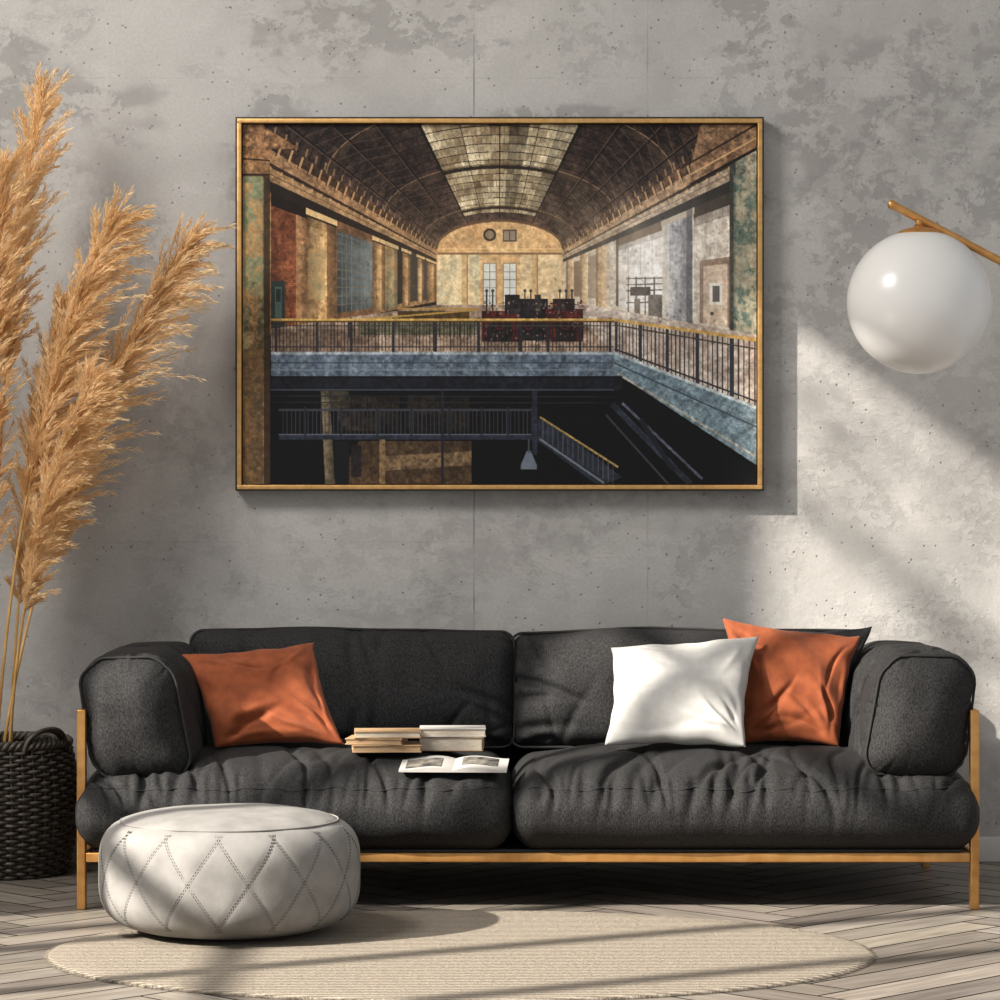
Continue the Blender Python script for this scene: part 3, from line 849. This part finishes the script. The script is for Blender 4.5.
    bay(-1,297,309,.365,-.18,(0.62,0.49,0.36),tex=.5,c2=(0.48,0.35,0.25),nz=NV,g=(297,309,1.1,.7))
    rect(272,282,286,330,(0.18,0.22,0.20)); rect(276,288,283,322,(0.30,0.36,0.34)); rect(277,290,282,303,(.16,.2,.19))
    bay(-1,336,375,.42,-.2,(0.40,0.30,0.22),tex=.5)
    bay(-1,338,373,.36,-.15,(0.17,0.19,0.20),tex=.2,c2=(0.32,0.35,0.36),nz=N1,g=(338,373,.8,1.3))
    for x in (343,347,352.5,358,362,366,370): line(x,ray(-1,x,.36),x,ray(-1,x,-.15),.8,(0.42,0.41,0.38))
    for m in np.arange(-.10,.34,.055): line(338,ray(-1,338,m),373,ray(-1,373,m),.8,(0.40,0.39,0.36))
    bay(-1,398,403,.42,-.15,(0.16,0.14,0.13)); bay(-1,411,418,.42,-.15,(0.22,0.20,0.18)); bay(-1,424,428,.4,-.15,(0.25,0.22,0.2))
    for x1,x2 in ((308,337),(374,386),(388,398),(403,411),(418,424),(428,437)):
        w=x2-x1
        bay(-1,x1,x2,.42,-.18,(0.76,0.64,0.47),tex=.5,c2=(0.56,0.43,0.30),nz=NV,g=(x1,x1+w*.65,.62,1.12))
        bay(-1,x2-w*.32,x2,.42,-.18,(0.36,0.27,0.19),tex=.3,a=.75,g=(x2-w*.32,x2,1.2,.6))
        bay(-1,x1,x2,.385,.33,(.2,.15,.1),a=.30)
        bay(-1,x1-1,x2+1,.42,.385,(0.78,0.66,0.49)); bay(-1,x1-1,x2+1,.387,.375,(0.20,0.15,0.11))
    rect(309,250,326,300,(0.66,0.68,0.56),c2=(0.66,0.50,0.32),nz=N3,a=.35)
    bay(-1,386,398,.42,-.18,(0.42,0.50,0.44),c2=(.6,.46,.3),nz=N2,a=.4)
    rect(244,160,271,485,(0.60,0.47,0.33),tex=.7,c2=(0.42,0.40,0.31),nz=NV,g=(244,268,1.1,.8)); rect(265,172,271,485,(0.20,0.15,0.11),a=.75)
    fill([(244,126),(262,126),(300,150),(244,150)],(0.48,0.37,0.27),tex=.9); rect(244,150,271,176,(0.60,0.47,0.34),tex=.8,c2=(.4,.29,.2)); line(244,176,271,176,2,(.2,.14,.1)); line(244,160,271,162,1.5,(.2,.14,.1))
    rect(244,178,264,300,(0.52,0.59,0.48),c2=(0.68,0.55,0.39),nz=N2,lo=.46,hi=.52,a=.55)
    rect(244,350,264,485,(0.48,0.37,0.25),c2=(0.26,0.21,0.16),nz=N2,lo=.42,hi=.6,a=.6)
    for x1,x2 in ((566,574),(580,588),(596,606)):
        bay(1,x1,x2,.42,-.18,(0.84,0.74,0.60),tex=.4,c2=(0.66,0.54,0.42),nz=NV,g=(x1,x2,.75,1.1)); bay(1,x1,x1+2,.42,-.18,(.42,.34,.27),a=.6)
    bay(1,574,580,.36,-.1,(0.48,0.41,0.34)); bay(1,588,596,.36,-.1,(0.55,0.50,0.44))
    bay(1,606,616,.42,-.18,(0.78,0.75,0.70),tex=.4,c2=(.62,.58,.53),nz=NV)
    bay(1,618,662,.36,-.15,(0.90,0.90,0.90),tex=.3,c2=(0.74,0.72,0.70),nz=NV,g=(618,662,.9,1.05))
    bay(1,618,662,.42,.36,(0.38,0.33,0.28)); bay(1,616,618.5,.42,-.15,(.33,.29,.26)); bay(1,618,662,.36,.32,(.3,.27,.25),a=.35)
    for x in (628,640,652): line(x,ray(1,x,.34),x,ray(1,x,.10),.7,(0.62,0.60,0.57))
    bay(1,693,729,.42,-.15,(0.72,0.67,0.62),tex=.4,c2=(0.82,0.79,0.74),nz=NV,g=(693,729,.85,1.05)); bay(1,693,729,.42,.365,(0.26,0.23,0.21)); bay(1,693,729,.365,.32,(.3,.27,.25),a=.4)
    bay(1,699,729,.14,-.17,(0.50,0.43,0.37),tex=.2); bay(1,703,727,.11,-.17,(0.70,0.63,0.56),tex=.3)
    rect(709,284,722,306,(0.80,0.78,0.74)); rect(712,287,719,303,(0.35,0.33,0.32)); rect(710,313,713,316,(.25,.22,.2))
    bay(1,663,692,.42,-.18,(0.47,0.48,0.51),tex=.5,c2=(0.62,0.62,0.62),nz=NV,g=(668,690,1.12,.75)); bay(1,663,669,.42,-.18,(0.76,0.74,0.70),a=.7); bay(1,661,694,.42,.385,(0.64,0.60,0.54)); bay(1,686,692,.42,-.18,(.26,.26,.28),a=.6)
    for x in (628,636,645,654): line(x,278,x,318,1.3,(0.24,0.23,0.22))
    for y in (280,286,292,304): line(626,y,662,y-1,1.2,(0.28,0.26,0.25))
    rect(630,288,650,297,(0.22,0.2,0.2),tex=.5); rect(648,296,662,322,(0.35,0.33,0.31),tex=.5); rect(634,300,640,316,(.4,.36,.33))
    rect(729,146,756,400,(0.46,0.48,0.44),tex=.8,c2=(0.60,0.55,0.46),nz=NV,g=(733,756,.85,1.1)); rect(729,150,735,400,(0.16,0.17,0.16),a=.7)
    rect(733,176,756,340,(0.33,0.42,0.39),c2=(0.58,0.56,0.49),nz=N2,lo=.46,hi=.53,a=.6)
    fill([(700,126),(756,126),(756,150),(690,185),(690,168)],(0.58,0.47,0.37),tex=.9,c2=(.38,.30,.23)); line(690,186,756,150,3,(0.14,0.115,0.10)); line(680,170,756,126,2,(0.18,0.14,0.12)); line(690,176,756,139,1.5,(.74,.60,.44))
    ends=[arch(1.0,t) for t in np.linspace(0,math.pi,25)]
    fill([(563,312)]+ends+[(437,312)],(0.82,0.67,0.49),tex=.5,c2=(0.66,0.51,0.36),nz=N2)
    for p,q in zip(ends[:-1],ends[1:]): line(*p,*q,2.4,(0.33,0.25,0.19))
    rect(438,256,480,308,(0.72,0.72,0.62),c2=(0.80,0.71,0.56),nz=N2,tex=.4,a=.8); rect(520,256,562,308,(0.78,0.72,0.61),c2=(0.82,0.73,0.57),nz=N2,tex=.4,a=.7)
    line(438,255,562,255,2.2,(0.42,0.32,0.23)); line(438,250,562,250,.8,(0.90,0.76,0.54))
    for x1,x2 in ((484,496),(504,516)):
        rect(x1-1,264,x2+1,307,(0.48,0.40,0.31)); rect(x1,265,x2,306,(0.76,0.79,0.79)); line((x1+x2)/2,265,(x1+x2)/2,306,.9,(.3,.3,.3))
        for y in (273,281,289,297): line(x1,y,x2,y,.8,(.35,.35,.35))
    for x in (465,535): rect(x-3,256,x+3,308,(0.70,0.58,0.43),tex=.3); rect(x+2,256,x+3,308,(.42,.32,.24))
    circ=lambda cx,cy,r:[(cx+r*math.cos(t),cy+r*math.sin(t)) for t in np.linspace(0,2*math.pi,28)[:-1]]
    fill(circ(490,236,6.5),(0.14,0.12,0.11)); fill(circ(490,236,4.3),(0.45,0.40,0.33))
    rect(503,231,517,243,(0.25,0.21,0.18)); rect(504.5,232.5,509.5,241.5,(0.5,0.46,0.42)); rect(510.5,232.5,515.5,241.5,(0.5,0.46,0.42))
    # grime and chipped plaster over the hall
    img[:]*=(0.87+.26*NV)[...,None]*(0.92+.16*N2)[...,None]
    for _ in range(700):
        x=random.uniform(246,755); y=random.uniform(170,330)
        if abs(x-500)<60 and y<225: continue
        v=random.choice((.55,.62,.7,1.25,1.3)); w=random.uniform(.3,1.2)*(1+abs(x-500)/180); h=w*random.uniform(.6,3.2)
        r=mask([(x,y),(x+w,y+h*.2),(x+w*.7,y+h),(x-w*.2,y+h*.7)])
        if r: m,sj,si=r; sub=img[sj,si]; sub[m]*=v**.5
    # hazy daylight and slanting shafts recorded in the printed photograph
    hz=np.exp(-(((px-500)/140)**2+((py-270)/70)**2))[...,None]*.20
    img[:]=img*(1-hz)+np.array((.96,.86,.70))*hz
    hz=np.exp(-(((px-655)/60)**2+((py-255)/75)**2))[...,None]*.22
    img[:]=img*(1-hz)+np.array((.93,.92,.91))*hz
    for x0_,w_,am in ((520,9,.10),(552,13,.12),(590,10,.09)):
        d_=px-(x0_+(py-150)*.55); hz=(np.exp(-(d_/w_)**2)*np.clip((py-150)/60,0,1)*np.clip((335-py)/60,0,1))[...,None]*am
        img[:]=img*(1-hz)+np.array((1,.93,.80))*hz
    # lower storey
    rect(272,352,756,485,(0.055,0.055,0.065))
    rect(272,392,612,485,(0.05,0.05,0.06),tex=.5)
    fill([(322,392),(330,392),(336,485),(326,485)],(0.44,0.40,0.33),tex=.7,g=(322,336,1.1,.6)); rect(322,392,350,412,(0.34,0.32,0.26),tex=.8,a=.6)
    rect(338,398,400,432,(0.26,0.23,0.18),tex=.9,c2=(0.09,.08,.07),nz=N2,g=(338,400,1.2,.6)); rect(408,396,470,432,(0.18,0.16,0.13),tex=.9,c2=(0.06,.06,.06),nz=N2)
    for x in (352,368,392,420,436,458): line(x,396,x,440,1.6,(.08,.08,.09))
    fill([(360,442),(472,442),(472,485),(335,485)],(0.33,0.27,0.20),tex=.8,c2=(0.22,0.17,0.13),nz=N2)
    fill([(386,457),(472,452),(472,466),(380,472)],(0.52,0.44,0.34),tex=.8,a=.6)
    rect(380,440,386,485,(0.44,0.37,0.27),tex=.6); rect(352,446,362,478,(0.15,0.13,0.13),tex=.6); rect(336,442,350,485,(.10,.10,.11))
    rect(472,440,536,485,(0.04,0.045,0.055))
    for x in np.arange(284,532,4.2): line(x,412,x,436,.9,(0.22,0.22,0.25))
    line(280,411,532,411,2.2,(0.25,0.26,0.29)); line(280,438,536,438,5,(0.17,0.19,0.23),tex=.6); line(280,435.5,536,435.5,1,(0.38,0.40,0.44))
    for x in (306,342,378,412,450,482,508,532): line(x,408,x,440,2.2,(0.16,0.17,0.2))
    line(443,392,443,485,2.5,(0.14,.15,.18)); line(535,392,535,456,5,(0.17,.19,.23),tex=.6)
    for y in (397,403): line(272,y,612,y+1,.9,(.16,.17,.19))
    fill([(538,420),(545,420),(622,478),(606,485),(596,485),(538,442)],(0.16,0.18,0.22),tex=.6)
    line(540,418,618,468,2.0,(0.58,0.50,0.32),tex=.4); line(540,440,604,484,2,(0.42,.44,.47))
    for k in range(15): x=543+k*5; line(x,420+k*3.2,x,440+k*3.3,.9,(0.34,.34,.36))
    fill([(612,392),(622,380),(756,470),(756,485),(690,485)],(0.06,0.065,0.08))
    line(612,405,690,485,6,(0.18,0.20,0.24),tex=.8); line(622,404,702,480,2.5,(0.32,0.33,0.38),tex=.6); line(606,416,668,485,2,(0.24,0.24,0.26)); line(640,420,672,470,5,(0.13,.14,.17))
    fill([(527,452),(531,452),(537,466),(537,470),(521,470),(521,466)],(0.40,0.43,0.47)); line(529,440,529,454,1.2,(.3,.3,.3))
    # upper floor
    fill([(437,306),(563,306),(640,325),(640,354),(272,354),(272,330)],(0.50,0.43,0.37),tex=.6,c2=(0.60,0.53,0.47),nz=N2)
    fill([(563,306),(590,306),(756,336),(756,410),(614,355),(590,330)],(0.62,0.56,0.52),tex=.5,c2=(0.70,0.66,0.62),nz=N2)
    rect(272,330,380,354,(.32,.26,.22),a=.5,tex=.7)
    rect(398,312,470,322,(0.30,0.24,0.14),tex=.5)
    for (x1,y1,x2,y2,c) in ((482,312,520,343,(.28,.13,.12)),(520,300,548,342,(.14,.13,.14)),(546,310,583,343,(.28,.14,.13)),(505,296,520,315,(.17,.16,.16)),(535,296,541,312,(.2,.19,.18)),(553,300,575,312,(.2,.17,.16)),(488,322,512,343,(.15,.14,.14)),(556,322,576,343,(.15,.13,.13))):
        rect(x1,y1,x2,y2,c,tex=1.0)
    for _ in range(260):
        x=random.uniform(484,582); y=random.uniform(301,342); v=random.uniform(.08,.55); c=(v,v*.85,v*.8) if random.random()<.75 else (v,v*.4,v*.35)
        w=random.uniform(.5,2.4); rect(x,y,x+w,y+random.uniform(.5,2.8),c)
    for x in (487,493,525,531,560,566,572): line(x,292,x,312,1.6,(.18,.16,.16)); fill(circ(x,292,1.6),(.3,.28,.26))
    for x in (500,529,565):
        fill(circ(x,326,7),(0.10,.09,.09)); fill(circ(x,326,5.5),(0.28,.15,.13)); fill(circ(x,326,3),(0.12,.1,.1))
    line(398,310,478,310,1.6,(0.64,0.52,0.28)); line(345,322,478,311,1.8,(0.62,0.51,0.30)); rect(360,322,478,336,(0.22,0.25,0.18),tex=.7,a=.55)
    for x in range(350,478,5): line(x,320,x,338,.8,(.15,.14,.13))
    for x in np.arange(274,614,3.4): line(x,322,x,352,.8,(0.14,0.13,0.14),a=.85)
    for x in (277,318,352,394,436,479,521,548,580,610): line(x,319,x,354,2.4,(0.18,0.18,0.20))
    line(272,348,614,348,1.3,(0.2,0.2,0.22)); line(272,327,614,327,1.0,(0.25,0.24,0.24))
    line(272,321,614,321,2.4,(0.70,0.58,0.35),tex=.5); line(272,322.6,614,322.6,1.2,(0.32,0.24,0.13))
    def rr(x): return 321+(x-614)*.150, 353+(x-614)*.385
    x=616.
    while x<756:
        a,b=rr(x); line(x,a,x,b,.9+(x-614)*.004,(0.15,0.15,0.17),a=.85); x+=3.2+(x-614)*.018
    for x in (616,640,667,697,731): a,b=rr(x); line(x,a,x,b,2.8+(x-614)*.008,(0.2,0.21,0.24))
    line(614,350,756,350+142*.37,1.8,(0.2,0.2,0.22)); line(614,326,756,326+142*.17,1.5,(0.28,0.26,0.24))
    fill([(614,319.5),(756,339),(756,343),(614,322.5)],(0.70,0.58,0.37),tex=.5)
    fill([(272,353),(614,353),(622,360),(622,377),(272,377)],(0.40,0.44,0.48),tex=.7,c2=(0.32,0.36,0.41),nz=NV)
    line(272,354.5,614,354.5,2.5,(0.56,0.59,0.61),tex=.6); line(272,364,618,364,1,(0.22,0.25,0.29)); line(272,371,620,371,.8,(0.46,0.50,0.53))
    fill([(614,353),(756,407),(756,466),(622,378),(612,372)],(0.46,0.52,0.55),tex=.7,c2=(0.36,0.42,0.45),nz=N2)
    line(614,354,756,409,3,(0.62,0.65,0.66),tex=.6); line(614,364,756,428,1.6,(0.24,0.28,0.32)); line(618,375,756,458,2.2,(0.56,0.56,0.53),tex=.8)
    rect(272,377,622,391,(0.11,0.12,0.15),tex=.8); line(272,378,620,378,1.5,(0.05,.05,.06)); line(272,391,614,391,1.6,(0.28,0.30,0.34))
    img*= (0.94+0.12*N1)[...,None]
    img*= (1+.16*(N3-.5))[...,None]
    img=np.clip(img,0,1); sc=img*img*(3-2*img); img=img*.70+sc*.30
    return np.clip(img*1.03,0,1),Wd,Hd
def art():
    root=empty('framed_artwork',(-0.0015,-0.0,1.577))
    ax0,ax1,az0,az1=-.745,.743,1.0505,2.1035
    cx,cz=-0.0015,1.577
    dep=0.056
    def B(n,a,b,m,bv=.0015): box(n,(a[0]-cx,a[1],a[2]-cz),(b[0]-cx,b[1],b[2]-cz),m,root,bev=bv)
    e=.0045; bk=-.001
    for n,a,b in (('body_top',(ax0,-dep,az1-e),(ax1,bk,az1)),('body_bottom',(ax0,-dep,az0),(ax1,bk,az0+e)),
                  ('body_side_1',(ax0,-dep,az0+e),(ax0+e,bk,az1-e)),('body_side_2',(ax1-e,-dep,az0+e),(ax1,bk,az1-e))): B(n,a,b,blackm,.0008)
    i=ax0+e;j=ax1-e;k=az0+e;l=az1-e; g=.0125
    for n,a,b in (('gold_top',(i,-dep-.002,l-g),(j,-.010,l)),('gold_bottom',(i,-dep-.002,k),(j,-.010,k+g)),
                  ('gold_side_1',(i,-dep-.002,k+g),(i+g,-.010,l-g)),('gold_side_2',(j-g,-dep-.002,k+g),(j,-.010,l-g))): B(n,a,b,goldf)
    B('backing',(i+g,-.022,k+g),(j-g,-.008,l-g),blackm,0)
    img,Wd,Hd=art_image()
    NX,NY=1000,702
    iy=np.linspace(0,Hd-1,NY); ix=np.linspace(0,Wd-1,NX)
    sm=(2*img+np.roll(img,1,0)+np.roll(img,1,1))/4
    C=sm[np.round(iy).astype(int)][:,np.round(ix).astype(int)]
    lin=np.where(C<=.04045,C/12.92,((C+.055)/1.055)**2.4)
    x0,x1,z0,z1=i+g+.003-cx,j-g-.003-cx,k+g+.003-cz,l-g-.003-cz
    XX,ZZ=np.meshgrid(np.linspace(x0,x1,NX),np.linspace(z1,z0,NY))
    co=np.stack([XX,np.full_like(XX,-.040),ZZ],-1).reshape(-1,3).astype(np.float32)
    idx=np.arange(NX*NY).reshape(NY,NX)
    fcs=np.stack([idx[:-1,:-1],idx[1:,:-1],idx[1:,1:],idx[:-1,1:]],-1).reshape(-1,4).astype(np.int32)
    me=bpy.data.meshes.new('canvas_print'); me.vertices.add(len(co)); me.vertices.foreach_set('co',co.ravel())
    me.loops.add(fcs.size); me.loops.foreach_set('vertex_index',fcs.ravel())
    me.polygons.add(len(fcs)); me.polygons.foreach_set('loop_start',np.arange(0,fcs.size,4,dtype=np.int32))
    me.update(calc_edges=True); me.validate()
    at=me.color_attributes.new('print','FLOAT_COLOR','POINT')
    rgba=np.ones((NX*NY,4),np.float32); rgba[:,:3]=lin.reshape(-1,3); at.data.foreach_set('color',rgba.ravel())
    m,nt,b=newmat('printed_canvas'); a=nt.nodes.new('ShaderNodeAttribute'); a.attribute_name='print'
    nt.links.new(a.outputs['Color'],b.inputs['Base Color']); b.inputs['Roughness'].default_value=.5; b.inputs['Specular IOR Level'].default_value=.2
    me.materials.append(m); link(bpy.data.objects.new('canvas_print',me),root)
    B('stretcher',(i+g+.003,-.0395,k+g+.003),(j-g-.003,-.0225,l-g-.003),blackm,0)
art()

# ------------------------------------------------------------------ palm outside the window
def tree():
    root=empty('palm_tree',(-4.8,-3.4,-0.1))
    spl=[([(0,0,0),(0.05,0.02,2),(0.0,-.05,4.2),(0,0,5.0)],[1,.9,.8,.7],False)]
    V=[];F=[]
    for k in range(6):
        a=[0.9,1.5,-1.2,-1.9,2.6,0.2][k]; L=[1.3,1.7,1.4,1.5,1.2,1.3][k]; up=[.95,.55,.6,.4,.6,.9][k]
        d=Vector((math.cos(a)*.5,math.sin(a),up)).normalized(); p0=Vector((0,0,5.0))
        cur=lambda t:p0+d*L*t+Vector((0,0,-.55*L*t*t))
        spl.append(([cur(t) for t in np.linspace(0,1,14)],[.30-.22*t for t in np.linspace(0,1,14)],False))
        n=9
        for m in range(n):
            t=.25+.75*m/n; p=cur(t); tn=(cur(t+.01)-cur(t)).normalized()
            sv=tn.cross(Vector((0,0,1))).normalized()
            for sg in (1,-1):
                dd=(tn*.7+sv*sg*.7+Vector((0,0,-.45))).normalized(); w=dd.cross(Vector((0,0,1))).normalized()
                l=.38*(1-.5*t); ww=.018; b=len(V)
                V+=[p,p+dd*l*.4+w*ww,p+dd*l,p+dd*l*.4-w*ww]; F.append([b,b+1,b+2,b+3])
    curves('trunk_and_ribs',spl,.055,bark,root,2); mesh('fronds',V,F,leafm,root,False)
tree()

# ------------------------------------------------------------------ lights
sd=Vector((0.10,0.056,-0.07)).normalized()
sl=bpy.data.lights.new('sun','SUN'); sl.energy=11.5; sl.angle=math.radians(0.9); sl.color=(1,.93,.83)
so=link(bpy.data.objects.new('sun',sl)); so.rotation_euler=sd.to_track_quat('-Z','Y').to_euler(); so.location=(-6,-5,6)
al=bpy.data.lights.new('added_fill_light','AREA'); al.shape='RECTANGLE'; al.size=1.4; al.size_y=1.2; al.energy=160; al.color=(1,.96,.91)  # added area light for soft fill and frame shadow; no such lamp in the room
ao=link(bpy.data.objects.new('added_fill_light',al)); ao.location=(-2.80,-2.9,3.9)
ao.rotation_euler=(Vector((-0.3,-0.3,1.0))-ao.location).to_track_quat('-Z','Y').to_euler()
w=bpy.data.worlds.new('World'); scene.world=w; w.use_nodes=True
w.node_tree.nodes['Background'].inputs[0].default_value=(0.95,0.97,1.0,1); w.node_tree.nodes['Background'].inputs[1].default_value=0.62

cam=bpy.data.cameras.new('camera'); cam.lens=108; cam.sensor_width=36; cam.clip_end=100
co=link(bpy.data.objects.new('camera',cam)); co.location=(0,-8.5,1.025); co.rotation_euler=(math.radians(90),0,0)
scene.camera=co
